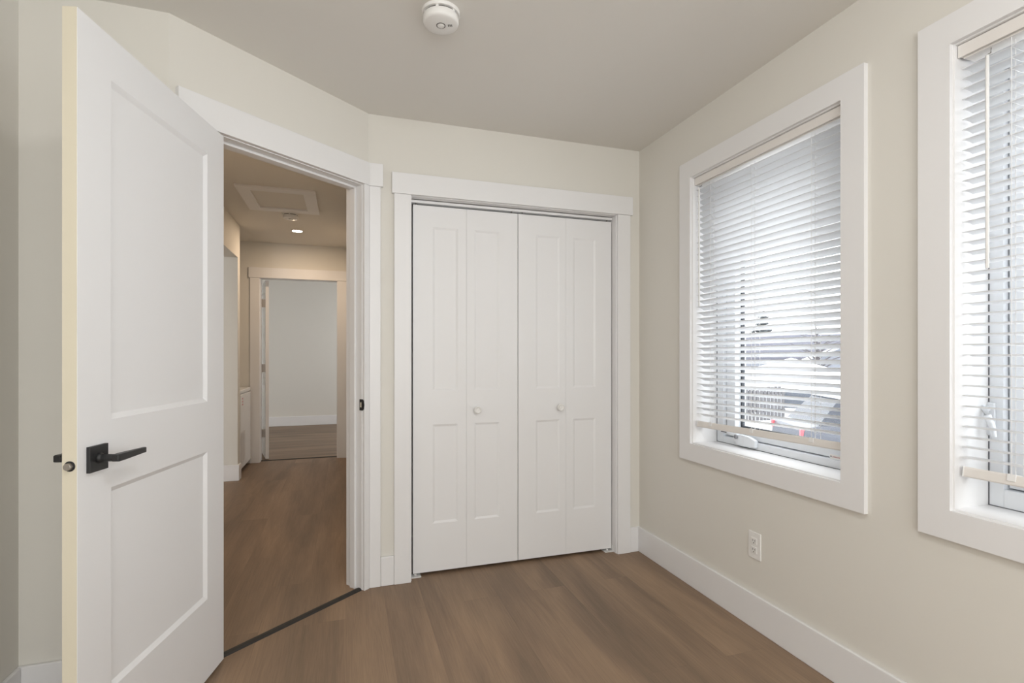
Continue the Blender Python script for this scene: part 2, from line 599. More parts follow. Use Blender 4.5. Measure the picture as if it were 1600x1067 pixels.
def leaf_mesh(mb, w, h, th, panels, depth, slope, both=True, mats=False):
    """slab 0..w, y 0 (front) .. -th (back), recessed flat panels with sloped edges"""
    xs = sorted({0, w} | {p[0] for p in panels} | {p[1] for p in panels})
    zs = sorted({0, h} | {p[2] for p in panels} | {p[3] for p in panels})
    for side in ((1, 0.0), (-1, -th)):
        sgn, y0 = side
        use = panels if (sgn == 1 or both) else []
        if not use:
            mb.quad((0, y0, 0), (w, y0, 0), (w, y0, h), (0, y0, h))
            continue
        for xa, xb in zip(xs[:-1], xs[1:]):
            for za, zb in zip(zs[:-1], zs[1:]):
                cx, cz = (xa + xb) / 2, (za + zb) / 2
                if any(p[0] < cx < p[1] and p[2] < cz < p[3] for p in use):
                    continue
                mb.quad((xa, y0, za), (xb, y0, za), (xb, y0, zb), (xa, y0, zb))
        for (xa, xb, za, zb) in use:
            yi = y0 - sgn * depth
            s = slope
            o_ = [(xa, y0, za), (xb, y0, za), (xb, y0, zb), (xa, y0, zb)]
            i_ = [(xa + s, yi, za + s), (xb - s, yi, za + s), (xb - s, yi, zb - s), (xa + s, yi, zb - s)]
            mb.quad(*i_)
            for k in range(4):
                j = (k + 1) % 4
                mb.quad(o_[k], o_[j], i_[j], i_[k])
    mb.quad((0, 0, 0), (w, 0, 0), (w, -th, 0), (0, -th, 0))
    mb.quad((0, 0, h), (w, 0, h), (w, -th, h), (0, -th, h))
    mb.quad((0, 0, 0), (0, 0, h), (0, -th, h), (0, -th, 0))
    mb.quad((w, 0, 0), (w, 0, h), (w, -th, h), (w, -th, 0))
    return mb


# open bedroom door: local x from hinge to latch, local y towards the viewer
HC = Vector((-0.454, 2.248))
d_heading = Vector((0.228, 0.974)).normalized()
DANG = math.atan2(-d_heading.y, -d_heading.x)
door = empty('door_1', (HC.x, HC.y, 0.012), DANG)
struct(door, 'white two-panel bedroom door standing open into the room with black lever', 'door')
DW, DH, DT = 0.749, 2.037, 0.035
pan = [(0.124, 0.630, 0.292, 0.832), (0.124, 0.630, 1.014, 1.921)]
leaf_mesh(MB(), DW, DH, DT, pan, 0.009, 0.014).build('door_leaf', M['door'], door)
e = MB().box(DW, DW + 0.0012, -DT + 0.001, -0.001, 0.0, DH).build('latch_edge', M['raw'], door)
e['label'] = 'unpainted cream edge of the door'
HX, HZ = 0.687, 0.934 - 0.012
for sgn, y0, nm in ((1, 0.0, 'lever_handle'), (-1, -DT, 'lever_handle')):
    hb_ = MB().box(HX - 0.033, HX + 0.033, min(y0, y0 + sgn * 0.009), max(y0, y0 + sgn * 0.009), HZ - 0.033, HZ + 0.033)
    hnd = hb_.build(nm, M['black'], door, bevel=0.001)
    hnd['label'] = 'black lever handle on a square rose'
    lm = MB()
    rot = Matrix.Translation((HX, y0, HZ)) @ Matrix.Rotation(math.radians(-90 * sgn), 4, 'X')
    lm.lathe([(0.013, 0.008), (0.013, 0.014), (0.0095, 0.016), (0.0095, 0.050)], rot, 24)
    yb = y0 + sgn * 0.052
    # flat tapered lever towards the hinge side, rising slightly out from the door
    prof = [(HX + 0.011, 0.0), (HX + 0.002, 0.0105), (HX - 0.030, 0.0105), (HX - 0.122, 0.0085), (HX - 0.125, 0.006)]
    secs = [(HX + 0.0095, 0.008, 0.0085), (HX + 0.004, 0.0095, 0.0095), (HX - 0.022, 0.0095, 0.0088), (HX - 0.066, 0.0085, 0.0065), (HX - 0.113, 0.0072, 0.0050)]
    rings = []
    for k, (x, hz, hy) in enumerate(secs):
        dz = -0.002 * k * 0
        rings.append([lm.bm.verts.new((x, yb - hy, HZ + dz - hz)), lm.bm.verts.new((x, yb + hy, HZ + dz - hz)),
                      lm.bm.verts.new((x, yb + hy, HZ + dz + hz)), lm.bm.verts.new((x, yb - hy, HZ + dz + hz))])
    for r0, r1 in zip(rings[:-1], rings[1:]):
        for i in range(4):
            j = (i + 1) % 4
            lm.bm.faces.new((r0[i], r0[j], r1[j], r1[i]))
    lm.bm.faces.new(rings[0])
    lm.bm.faces.new(rings[-1])
    lm.build('lever', M['black'], hnd, bevel=0.0025)
lt = MB()
lmx = Matrix.Translation((DW + 0.0008, -DT / 2 + 0.001, HZ - 0.008)) @ Matrix.Rotation(math.radians(90), 4, 'Y')
lt.lathe([(0.0128, 0.0), (0.0128, 0.0012), (0.0095, 0.0014)], lmx, 24)
latch = lt.build('latch', M['black'], door)
bolt = MB()
bolt.prism([(0.0088 * math.cos(q_ * math.pi / 10), 0.0088 * math.sin(q_ * math.pi / 10)) for q_ in range(20)], 0.0, 0.011, 'z',
           lmx @ Matrix.Rotation(math.radians(90), 4, 'Z'))
bo = bolt.build('latch_bolt', M['steel'], latch, bevel=0.001)
bo['label'] = 'brushed steel latch bolt'
for z in (0.20, 1.01, 1.82):
    hm = MB()
    hm.lathe([(0.006, 0.0), (0.006, 0.09)], Matrix.Translation((-0.004, -DT - 0.004, z)), 14)
    hm.box(-0.0016, 0.0, -DT + 0.002, -0.004, z, z + 0.09)
    hm.build('hinge', M['black'], door)

# strike plate on the latch jamb
sp = MB()
sx = A_R - 0.0012
sp.prism([(0.016, 0.914), (0.016, 0.971), (-0.008, 0.971), (-0.016, 0.963), (-0.0195, 0.9425), (-0.016, 0.922), (-0.008, 0.914)], sx, sx + 0.0016, 'x', AM)
spo = sp.build('strike_plate', M['black'])
tag(spo, 'small black strike plate on the white doorway jamb', 'strike plate')
spi = MB().box(sx - 0.0006, sx, 0.001, 0.010, 0.930, 0.955, AM).build('bolt_hole', M['raw'], spo)
spi['label'] = 'pale wood showing in the bolt hole'

# closet bifold pairs
leaf_x = [(0.3435, 0.6375), (0.6385, 0.9375), (0.9415, 1.2385), (1.2395, 1.5405)]
pan_x = [(0.449, 0.590), (0.683, 0.829), (1.049, 1.199), (1.286, 1.434)]
YC = 2.787
ZB, ZT = 0.017, 2.006
for pair in (0, 1):
    fo = empty('door_%d' % (2 + pair), (leaf_x[pair * 2][0], YC, ZB))
    struct(fo, ('left' if pair == 0 else 'right') + ' pair of white folding closet door panels with a round knob', 'closet door')
    for k in (0, 1):
        xa, xb = leaf_x[pair * 2 + k]
        pa, pb = pan_x[pair * 2 + k]
        mb = MB()
        # leaf_mesh front is +y local; rotate so that front faces -y
        w = xb - xa
        leaf_mesh(mb, w, ZT - ZB, 0.034, [(xb - pb, xb - pa, 0.277 - ZB, 0.816 - ZB), (xb - pb, xb - pa, 1.000 - ZB, 1.893 - ZB)], 0.005, 0.012, False)
        o = mb.build('door_panel', M['bifold'], fo)
        o.location = (xb - leaf_x[pair * 2][0], 0, 0)
        o.rotation_euler = (0, 0, math.pi)
    kx_ = (0.697, 1.198)[pair] - leaf_x[pair * 2][0]
    km = MB()
    km.lathe([(0.010, 0.0), (0.010, 0.010), (0.0195, 0.016), (0.0215, 0.022), (0.0205, 0.027), (0.0165, 0.030), (0.0125, 0.0265), (0.006, 0.0255), (0.004, 0.0275), (0.001, 0.028)],
             Matrix.Translation((kx_, 0, 0.889 - ZB)) @ Matrix.Rotation(math.radians(90), 4, 'X'), 28)
    kn = km.build('knob', M['plastic'], fo, smooth=True)
    # pivot pins at the top
    pm = MB()
    for px_ in ((0.020, leaf_x[pair * 2 + 1][1] - leaf_x[pair * 2][0] - 0.030) if pair == 0 else (0.030, leaf_x[3][1] - leaf_x[2][0] - 0.020)):
        pm.lathe([(0.004, 0.0), (0.004, 0.022)], Matrix.Translation((px_, 0.017, ZT - ZB)), 10)
    pm.build('pivot_pin', M['steel'], fo)
track = MB()
track.box(CX0, CX1, YC + 0.001, YC + 0.006, CZ - 0.018, CZ)
track.box(CX0, CX1, YC + 0.028, YC + 0.033, CZ - 0.018, CZ)
track.box(CX0, CX1, YC + 0.001, YC + 0.033, CZ - 0.003, CZ)
trim(12, 'slim white track above the folding closet doors', track, 0, 'trim')
for k, x in enumerate((CX0, CX1 - 0.055)):
    bm_ = MB()
    bm_.box(x, x + 0.055, YC - 0.018, YC + 0.034, 0, 0.004)
    if k == 0:
        bm_.box(x, x + 0.003, YC - 0.012, YC + 0.034, 0.003, 0.035)
    else:
        bm_.box(x + 0.052, x + 0.055, YC - 0.012, YC + 0.034, 0.003, 0.035)
    bm_.lathe([(0.007, 0.003), (0.007, 0.010)], Matrix.Translation((x + 0.028, YC + 0.015, 0)), 12)
    tag(bm_.build('pivot_bracket', M['zinc']), ('metal floor bracket under the left corner of the closet doors', 'metal floor bracket under the right corner of the closet doors')[k], 'bracket', 'closet door floor brackets')

# far room door, swung open into that room
fd = empty('door_4', (FX0 + 0.003, YF + 0.122, 0.012))
struct(fd, 'white door swung open into the far room, seen edge-on', 'door')
mb = MB()
leaf_mesh(mb, 0.76, 2.025, 0.035, [(0.12, 0.64, 0.28, 0.83), (0.12, 0.64, 1.01, 1.90)], 0.008, 0.014)
lf = mb.build('door_leaf', M['door'], fd)
lf.rotation_euler = (0, 0, math.radians(103))
lf.location = (0.0, 0, 0)
for z in (0.25, 0.985, 1.72):
    hm = MB().box(0.001, 0.034, -0.0025, 0, z, z + 0.09)
    hm.lathe([(0.006, 0.0), (0.006, 0.09)], Matrix.Translation((-0.002, -0.004, z)), 12)
    hh = hm.build('hinge', M['steel'], fd)
    hh['label'] = 'grey steel hinge'
lf.location = (0.035, 0, 0)

# ------------------------------------------------------------------ windows
GX = 1.905


def window(n, ys, fw, bw, label):
    """ys clear reveal, fw side frame width, bw bottom frame height"""
    y0, y1 = ys
    z0, z1 = WZ
    root = empty('window_%d' % n, (XR, (y0 + y1) / 2, z0))
    struct(root, label, 'window')
    off = Matrix.Translation((-XR, -(y0 + y1) / 2, -z0))

    def put(mb, name, mat, bevel=0.0, parent=root):
        mb.bm.transform(off)
        return mb.build(name, mat, parent, bevel=bevel)
    # picture frame casing
    cw, ct = 0.088, 0.018
    i0, i1, k0, k1 = y0 - 0.005, y1 + 0.005, z0 - 0.005, z1 + 0.005
    mb = MB()
    mb.box(XR - ct, XR, i0 - cw, i0, k0, k1)
    mb.box(XR - ct, XR, i1, i1 + cw, k0, k1)
    mb.box(XR - ct, XR, i0 - cw, i1 + cw, k1, k1 + cw)
    mb.box(XR - ct, XR, i0 - cw, i1 + cw, k0 - cw, k0)
    put(mb, 'window_casing', M['trim'], 0.0)
    # small raised outer edge line of the casing
    # reveal lining
    mb = MB()
    t = 0.016
    mb.box(XR - 0.004, 1.853, y0 - t, y0, z0 - t, z1 + t)
    mb.box(XR - 0.004, 1.853, y1, y1 + t, z0 - t, z1 + t)
    mb.box(XR - 0.004, 1.853, y0, y1, z1, z1 + t)
    put(mb, 'window_reveal', M['trim'], 0.001)
    put(MB().box(XR - 0.004, 1.853, y0, y1, z0 - t, z0), 'window_sill', M['trim'], 0.001)
    # vinyl frame
    f1 = fw * 0.42
    b1 = bw * 0.42
    mb = MB()
    mb.box(1.854, 1.960, y0 - t, y0 + f1, z0 - t, z1 + t)
    mb.box(1.854, 1.960, y1 - f1, y1 + t, z0 - t, z1 + t)
    mb.box(1.854, 1.960, y0 + f1, y1 - f1, z1 - f1, z1 + t)
    mb.box(1.854, 1.960, y0 + f1, y1 - f1, z0 - t, z0 + b1)
    put(mb, 'window_frame', M['vinyl'], 0.0015)
    # dark joint at frame / reveal
    mb = MB()
    q = 0.0022
    mb.box(1.8525, 1.8542, y0, y0 + q, z0, z1)
    mb.box(1.8525, 1.8542, y1 - q, y1, z0, z1)
    mb.box(1.8525, 1.8542, y0, y1, z0, z0 + q)
    put(mb, 'frame_gasket', M['gasket'])
    # sash
    s0, s1 = y0 + f1 + 0.004, y1 - f1 - 0.004
    r0, r1 = z0 + b1 + 0.004, z1 - f1 - 0.004
    sw, sb = fw - f1 - 0.004, bw - b1 - 0.004
    mb = MB()
    mb.box(1.872, 1.940, s0, s0 + sw, r0, r1)
    mb.box(1.872, 1.940, s1 - sw, s1, r0, r1)
    mb.box(1.872, 1.940, s0 + sw, s1 - sw, r1 - sw, r1)
    mb.box(1.872, 1.940, s0 + sw, s1 - sw, r0, r0 + sb)
    sash = put(mb, 'window_sash', M['vinyl'], 0.002)
    # gap seal between frame and sash
    mb = MB()
    mb.box(1.90, 1.93, s0 - 0.004, s0, r0, r1)
    mb.box(1.90, 1.93, s1, s1 + 0.004, r0, r1)
    put(mb, 'sash_seal', M['gasket'])
    a0, a1, c0, c1 = s0 + sw, s1 - sw, r0 + sb, r1 - sw
    mb = MB()
    k = 0.012
    for gx in (GX + 0.003, GX + 0.012):
        mb.box(gx, gx + 0.005, a0, a0 + k, c0, c1)
        mb.box(gx, gx + 0.005, a1 - k, a1, c0, c1)
        mb.box(gx, gx + 0.005, a0 + k, a1 - k, c0, c0 + k)
        mb.box(gx, gx + 0.005, a0 + k, a1 - k, c1 - k, c1)
    sp_ = put(mb, 'glass_spacer', M['spacer'])
    put(MB().box(GX, GX + 0.003, a0, a1, c0, c1), 'glass_pane', M['glass'])
    return root, off


w1, off1 = window(1, W1, 0.112, 0.082, 'white framed window nearest the closet, blind lowered to above the sill')
w2, off2 = window(2, W2, 0.088, 0.130, 'white framed window at the right edge of the picture')

# folding crank handle of window 1, low on the frame
mb = MB()
fx = 1.854
mb.prism([(2.060, 0.752), (1.985, 0.752), (1.945, 0.757), (1.945, 0.790), (1.985, 0.803), (2.040, 0.806), (2.085, 0.800), (2.090, 0.775)], fx - 0.020, fx, 'x')
mb.bm.transform(off1)
cr = mb.build('crank_handle', M['vinyl'], w1, bevel=0.003)
mb = MB()
mb.tube([(fx - 0.014, 2.060, 0.800), (fx - 0.020, 2.110, 0.806), (fx - 0.020, 2.165, 0.806), (fx - 0.016, 2.205, 0.812)], 0.008, 10, radii=[0.012, 0.0105, 0.009, 0.006])
mb.bm.transform(off1)
mb.build('crank_arm', M['vinyl'], cr, smooth=True)
mb = MB()
mb.lathe([(0.011, 0.0), (0.011, 0.006), (0.006, 0.008), (0.006, 0.005)], Matrix.Translation((fx - 0.022, 2.062, 0.793)) @ Matrix.Rotation(math.radians(-90), 4, 'Y'), 20)
mb.bm.transform(off1)
pv = mb.build('crank_pivot', M['ink'], cr)
pv['label'] = 'dark pivot of the crank'
mb = MB()
mb.box(fx - 0.0305, fx - 0.029, 2.120, 2.160, 0.804, 0.8085)
mb.bm.transform(off1)
mb.build('crank_slot', M['gasket'], cr)
# small paper sticker at the lower right of window 1
mb = MB().box(fx - 0.001, fx - 0.0002, 1.515, 1.566, 0.781, 0.799)
mb.bm.transform(off1)
st = mb.build('sticker', M['plastic'], w1)
st['label'] = 'tiny white sticker with dark and reddish print'
mb = MB().box(fx - 0.0014, fx - 0.0008, 1.558, 1.563, 0.788, 0.793)
mb.bm.transform(off1)
mb.build('sticker_dot', M['gasket'], st)
mb = MB()
for q in range(6):
    mb.box(fx - 0.0014, fx - 0.0008, 1.522 + q * 0.0055, 1.526 + q * 0.0055, 0.788, 0.792)
mb.bm.transform(off1)
mb.build('sticker_print', M['red_ink'], st)
# sash lock lever of window 2 on its left jamb
mb = MB()
mb.prism([(1.048, 0.955), (1.012, 0.955), (1.012, 1.055), (1.048, 1.055)], fx - 0.008, fx, 'x')
mb.bm.transform(off2)
lk = mb.build('sash_lock', M['vinyl'], w2, bevel=0.003)
mb = MB()
mb.tube([(fx - 0.010, 1.030, 1.035), (fx - 0.030, 1.026, 1.040), (fx - 0.036, 1.014, 1.018), (fx - 0.032, 1.004, 0.985), (fx - 0.030, 1.000, 0.955)], 0.007, 10, radii=[0.010, 0.010, 0.009, 0.008, 0.006])
mb.bm.transform(off2)
mb.build('lock_lever', M['vinyl'], lk, smooth=True)

# ------------------------------------------------------------------ blinds


def blind(ys, label, tilt, cords, wand_y, wand_z, rail_z, pitch, ztop, uneven):
    y0, y1 = ys
    root = empty('window_blind', (1.744, (y0 + y1) / 2, 2.105))
    tag(root, label, 'window blind', 'white slatted window blinds')
    off = Matrix.Translation((-1.744, -(y0 + y1) / 2, -2.105))

    def put(mb, name, mat, bevel=0.0, parent=root, smooth=False):
        mb.bm.transform(off)
        return mb.build(name, mat, parent, bevel=bevel, smooth=smooth)
    XC = 1.746
    # head rail box and flat valance in front of it
    hr = MB()
    hr.box(1.7235, 1.774, y0 + 0.004, y1 - 0.004, 2.066, 2.100)
    put(hr, 'headrail', M['rail'], 0.001)
    va = MB()
    va.box(1.7135, 1.720, y0 - 0.004, y1 + 0.005, 2.0705, 2.1065)
    va.box(1.720, 1.770, y0, y0 + 0.004, 2.0705, 2.1065)
    va.box(1.720, 1.770, y1 - 0.004, y1, 2.0705, 2.1065)
    put(va, 'valance', M['rail'], 0.001)
    # slats
    w, thk, crown = 0.046, 0.0025, 0.003
    sl = MB()
    zb = rail_z + 0.030
    n = int((ztop - zb) / pitch) + 1
    rng = random.Random(3)
    for i in range(n):
        zc = ztop - i * pitch
        tt = tilt + rng.uniform(-0.012, 0.012)
        ct_, st_ = math.cos(tt), math.sin(tt)
        prof = []
        K = 5
        for s_ in range(K):
            u = -w / 2 + w * s_ / (K - 1)
            prof.append((u, crown * (1 - (2 * u / w) ** 2)))
        up = [(u * ct_ + v * st_, -u * st_ + v * ct_) for u, v in prof]
        lo = [(u * ct_ + (v - thk) * st_, -u * st_ + (v - thk) * ct_) for u, v in prof]
        ring = up + lo[::-1]
        sag = rng.uniform(-0.0006, 0.0006)
        lean = uneven * ((ztop - zc) / (ztop - zb)) ** 3
        A = [sl.bm.verts.new((XC + a, y0 + 0.001, zc + c + sag + lean)) for a, c in ring]
        B = [sl.bm.verts.new((XC + a, y1 - 0.001, zc + c - sag - lean)) for a, c in ring]
        m_ = len(ring)
        for q in range(m_):
            r_ = (q + 1) % m_
            sl.bm.faces.new((A[q], A[r_], B[r_], B[q]))
        sl.bm.faces.new(A[::-1])
        sl.bm.faces.new(B)
    o = put(sl, 'slats', M['slat'])
    for p in o.data.polygons:
        p.use_smooth = True
    md = o.modifiers.new('edge_split', 'EDGE_SPLIT')
    md.split_angle = math.radians(40)
    # bottom rail, leaning a little
    br = MB()
    rm = Matrix.Translation((XC, 0, rail_z)) @ Matrix.Translation((0, (y0 + y1) / 2, 0)) @ Matrix.Rotation(-2 * uneven / (y1 - y0), 4, 'X') @ Matrix.Translation((0, -(y0 + y1) / 2, 0)) @ Matrix.Rotation(math.radians(12), 4, 'Y')
    br.prism([(-0.026, -0.012), (-0.024, -0.015), (0.024, -0.015), (0.026, -0.012), (0.026, 0.010), (0.024, 0.0145), (-0.024, 0.0145), (-0.026, 0.010)],
             y0 + 0.006, y1 - 0.006, 'y', rm)
    rail = put(br, 'bottom_rail', M['rail'])
    for cy in cords:
        bt = MB()
        bt.box(-0.0275, 0.0, cy - 0.010, cy + 0.010, 0.0125, 0.0158, rm)
        bt.box(-0.0285, -0.0255, cy - 0.010, cy + 0.010, -0.004, 0.0158, rm)
        put(bt, 'cord_clip', M['cord'], 0.001, rail)
    for ye in (y0 + 0.003, y1 - 0.0065):
        ends = MB()
        ends.prism([(-0.0268, -0.0155), (0.0268, -0.0155), (0.0268, 0.0152), (-0.0268, 0.0152)], ye, ye + 0.0035, 'y', rm)
        put(ends, 'end_cap', M['cord'], 0.001, rail)
    # ladders
    for cy in cords:
        ld = MB()
        xf = XC - w / 2 * math.cos(tilt) - 0.002
        xb_ = XC + w / 2 * math.cos(tilt) + 0.002
        ld.tube([(xf, cy, 2.062), (xf, cy, rail_z + 0.012)], 0.0009, 5)
        ld.tube([(xb_, cy, 2.062), (xb_, cy, rail_z + 0.012)], 0.0009, 5)
        ld.tube([(XC, cy + 0.004, 2.064), (XC, cy + 0.004, rail_z + 0.012)], 0.0012, 6)
        for i in range(n):
            zc = ztop - i * pitch
            ld.tube([(xf, cy, zc + w / 2 * math.sin(tilt) - 0.004), (xb_, cy, zc - w / 2 * math.sin(tilt) - 0.004)], 0.0007, 4)
        put(ld, 'ladder_cord', M['cord'])
    # wand
    wd = MB()
    wd.tube([(1.7155, wand_y, wand_z[1]), (1.7155, wand_y, wand_z[0] + 0.01), (1.7155, wand_y, wand_z[0])], 0.0045, 8)
    wa = put(wd, 'tilt_wand', M['wand'], 0, root)
    hk = MB().tube([(1.732, wand_y, 2.064), (1.730, wand_y, wand_z[0] + 0.020), (1.7155, wand_y, wand_z[0] + 0.012), (1.7155, wand_y, wand_z[0] - 0.004)], 0.0016, 6)
    put(hk, 'wand_hook', M['steel'], 0, wa)
    return root


blind((1.398, 2.220), 'white slatted blind in the window beside the closet, slats tilted nearly closed', math.radians(20),
      (2.115, 1.845, 1.535), 2.192, (2.040, 1.445), 0.848, 0.0300, 2.038, 0.010)
blind((0.196, 1.024), 'white slatted blind in the window at the right picture edge, slats nearly level', math.radians(4),
      (0.905, 0.610, 0.320), 0.957, (2.030, 1.442), 0.854, 0.0300, 2.038, 0.002)

# ------------------------------------------------------------------ smoke detectors


def smoke_detector(loc, label, r=0.069, ang=0.0):
    root = empty('smoke_detector', loc, ang)
    tag(root, label, 'smoke detector', 'ceiling smoke detectors')
    flip = Matrix.Rotation(math.pi, 4, 'X')
    MB().lathe([(r, 0.0), (r, 0.007), (r * 0.97, 0.0105), (r * 0.90, 0.0115)], flip, 48).build('mounting_ring', M['plastic'], root, smooth=True)
    MB().lathe([(r * 0.84, 0.0108), (r * 0.84, 0.0165)], flip, 48).build('vent_gap', M['grille'], root, smooth=True)
    for k in range(6):
        a = k * math.pi / 3 + 0.45
        MB().box(r * 0.80, r * 0.90, -0.005, 0.005, -0.0175, -0.0105, Matrix.Rotation(a, 4, 'Z')).build('vent_rib', M['plastic'], root)
    bd = MB().lathe([(r * 0.90, 0.0165), (r * 0.93, 0.019), (r * 0.93, 0.036), (r * 0.90, 0.042), (r * 0.82, 0.0455), (r * 0.30, 0.047), (0.001, 0.047)], flip, 48, cap=False).build('body', M['plastic'], root, smooth=True)
    rg = MB()
    rg.lathe([(0.0165, 0.0465), (0.0165, 0.0482), (0.0140, 0.0482), (0.0140, 0.0465)], flip, 32)
    rg.build('test_button_ring', M['grille'], bd)
    MB().lathe([(0.0125, 0.0465), (0.0125, 0.050), (0.010, 0.0515), (0.001, 0.0515)], flip, 28, cap=False).build('test_button', M['plastic'], bd, smooth=True)
    sl = MB()
    for k in range(3):
        sl.box(0.026 + k * 0.006, 0.0285 + k * 0.006, -0.005, 0.005, -0.0480, -0.0466)
    sl.build('sounder_slot', M['grille'], bd)
    # two faint rows of fine print around the side
    pr = MB()
    for z in (0.0235, 0.0285):
        for k in range(26):
            a = math.radians(55 + k * 3.0)
            if k % 6 == 5:
                continue
            pr.box(r * 0.925, r * 0.9345, -0.0014, 0.0014, -z - 0.0012, -z + 0.0012, Matrix.Rotation(a, 4, 'Z'))
    pr.build('printed_text', M['ink'], bd)
    return root


smoke_detector((0.328, 1.848, H), 'white round smoke detector on the bedroom ceiling above the closet doors', ang=math.radians(-18))
smoke_detector((-0.465, 4.905, H), 'small smoke detector on the hallway ceiling beside the hatch')

# ------------------------------------------------------------------ hallway ceiling fittings
def downlight(loc, label, power):
    dl = empty('recessed_downlight', loc)
    tag(dl, label, 'ceiling light', 'hallway downlights')
    flip = Matrix.Rotation(math.pi, 4, 'X')
    MB().lathe([(0.058, 0.0), (0.058, 0.003), (0.050, 0.006), (0.046, 0.004)], flip, 40, cap=True).build('trim_ring', M['plastic'], dl, smooth=True)
    ln = MB().lathe([(0.045, 0.0045), (0.045, 0.0068), (0.001, 0.0072)], flip, 40).build('lens', M['bulb'], dl)
    ln['label'] = 'glowing warm white lens'
    pl = bpy.data.lights.new('downlight_beam', 'AREA')
    pl.shape = 'DISK'
    pl.size = 0.085
    pl.energy = power
    pl.color = (1.0, 0.76, 0.54)
    plo = bpy.data.objects.new('downlight_beam', pl)
    plo.location = (0, 0, -0.010)
    plo.parent = dl
    COL.objects.link(plo)


downlight((-0.465, 5.555, H), 'round lit downlight in the hallway ceiling past the hatch', 7.5)
downlight((-0.465, 3.250, H), 'added round downlight just inside the hallway, unseen above the doorway head', 5.0)  # extra fitting out of view, added to brighten the hallway

# unseen flush lamp added to light the bedroom from above the viewer
cl = empty('added_ceiling_lamp', (0.42, 0.35, H))
tag(cl, 'added round opal flush ceiling lamp, unseen, near the middle of the bedroom', 'ceiling light')
flip = Matrix.Rotation(math.pi, 4, 'X')
MB().lathe([(0.19, 0.0), (0.19, 0.022), (0.18, 0.028)], flip, 48).build('added_lamp_base', M['plastic'], cl, smooth=True)
MB().lathe([(0.172, 0.028), (0.170, 0.060), (0.150, 0.090), (0.105, 0.112), (0.05, 0.122), (0.001, 0.124)], flip, 48).build('added_lamp_shade', M['opal'], cl, smooth=True)

ah = empty('attic_hatch', (-0.498, 4.487, H))
tag(ah, 'rectangular attic hatch with flat frame in the hallway ceiling', 'ceiling hatch')
hx, hy, fwid = 0.277, 0.333, 0.092
b = MB()
b.box(-hx, hx, -hy, -hy + fwid, -0.014, 0)
b.box(-hx, hx, hy - fwid, hy, -0.014, 0)
b.box(-hx, -hx + fwid, -hy + fwid, hy - fwid, -0.014, 0)
b.box(hx - fwid, hx, -hy + fwid, hy - fwid, -0.014, 0)
b.build('hatch_frame', M['trim'], ah, bevel=0.001)
MB().box(-hx + fwid, hx - fwid, -hy + fwid, hy - fwid, -0.002, 0).build('hatch_panel', M['ceiling'], ah)

# ------------------------------------------------------------------ washing machine in the hall nook
wm = empty('washing_machine', (-1.29, 5.93, 0))
tag(wm, 'white washing machine in the hallway nook beside the far doorway', 'washing machine')
wx0, wx1, wy0, wy1 = -0.30, 0.295, -0.300, 0.295
MB().box(wx0, wx1 - 0.015, wy0, wy1, 0.03, 0.800).build('body', M['appliance'], wm, bevel=0.006)
MB().box(wx0 - 0.004, wx1 + 0.002, wy0 - 0.003, wy1 + 0.003, 0.805, 0.840).build('top', M['appliance'], wm, bevel=0.006)
fp = MB().box(wx1 - 0.015, wx1 + 0.004, wy0 + 0.012, wy1 - 0.008, 0.055, 0.797).build('front_panel', M['appliance'], wm, bevel=0.005)
MB().box(wx1 + 0.004, wx1 + 0.0055, wy0 + 0.030, wy0 + 0.24, 0.12, 0.42).build('service_flap', M['appliance_grey'], fp, bevel=0.0005)
pr = MB()
for k in range(3):
    pr.box(wx1 + 0.0042, wx1 + 0.0052, wy0 + 0.09, wy0 + 0.15, 0.745 - k * 0.03, 0.760 - k * 0.03)
pr.build('energy_label', M['red_ink'], fp)
MB().lathe([(0.055, 0.0), (0.055, 0.012), (0.03, 0.026), (0.02, 0.028)], Matrix.Translation((0.20, -0.15, 0.838)), 24).build('lid_cap', M['appliance'], wm, smooth=True)
for (x, y) in ((wx0 + 0.05, wy0 + 0.05), (wx1 - 0.06, wy0 + 0.05), (wx0 + 0.05, wy1 - 0.05), (wx1 - 0.06, wy1 - 0.05)):
    MB().lathe([(0.022, 0.0), (0.022, 0.012), (0.012, 0.014), (0.012, 0.035)], Matrix.Translation((x, y, 0)), 16).build('foot', M['grille'], wm)

# ------------------------------------------------------------------ wall outlet
ou = empty('wall_outlet', (XR, 1.807, 0.362))
tag(ou, 'white duplex wall outlet below the window, above the baseboard', 'outlet')
MB().box(-0.006, 0, -0.036, 0.036, -0.0585, 0.0585).build('cover_plate', M['plastic'], ou, bevel=0.0025)
for dz in (0.0195, -0.0195):
    s_ = MB().box(-0.0085, -0.005, -0.0165, 0.0165, dz - 0.0145, dz + 0.0145).build('socket', M['plastic'], ou, bevel=0.003)
    sl = MB()
    sl.box(-0.0090, -0.0083, 0.0045, 0.0070, dz - 0.001, dz + 0.0075)
    sl.box(-0.0090, -0.0083, -0.0070, -0.0045, dz - 0.001, dz + 0.0065)
    sl.lathe([(0.0026, 0.0083), (0.0026, 0.0090)], Matrix.Translation((0, 0, dz - 0.0075)) @ Matrix.Rotation(math.radians(-90), 4, 'Y'), 12)
    sl.build('socket_slot', M['grille'], s_)
for dz in (0.0, 0.047, -0.047):
    MB().lathe([(0.003, 0.0058), (0.003, 0.0068), (0.001, 0.0072)], Matrix.Translation((0, 0, dz)) @ Matrix.Rotation(math.radians(-90), 4, 'Y'), 12).build('screw', M['plastic'], ou)

# ------------------------------------------------------------------ outside the windows
GZ = -1.30
struct(MB().box(XO + 0.02, 120, -60, 120, GZ - 0.2, GZ).build('ground_outside', M['snow']), 'pale snowy ground outside the windows', 'ground')

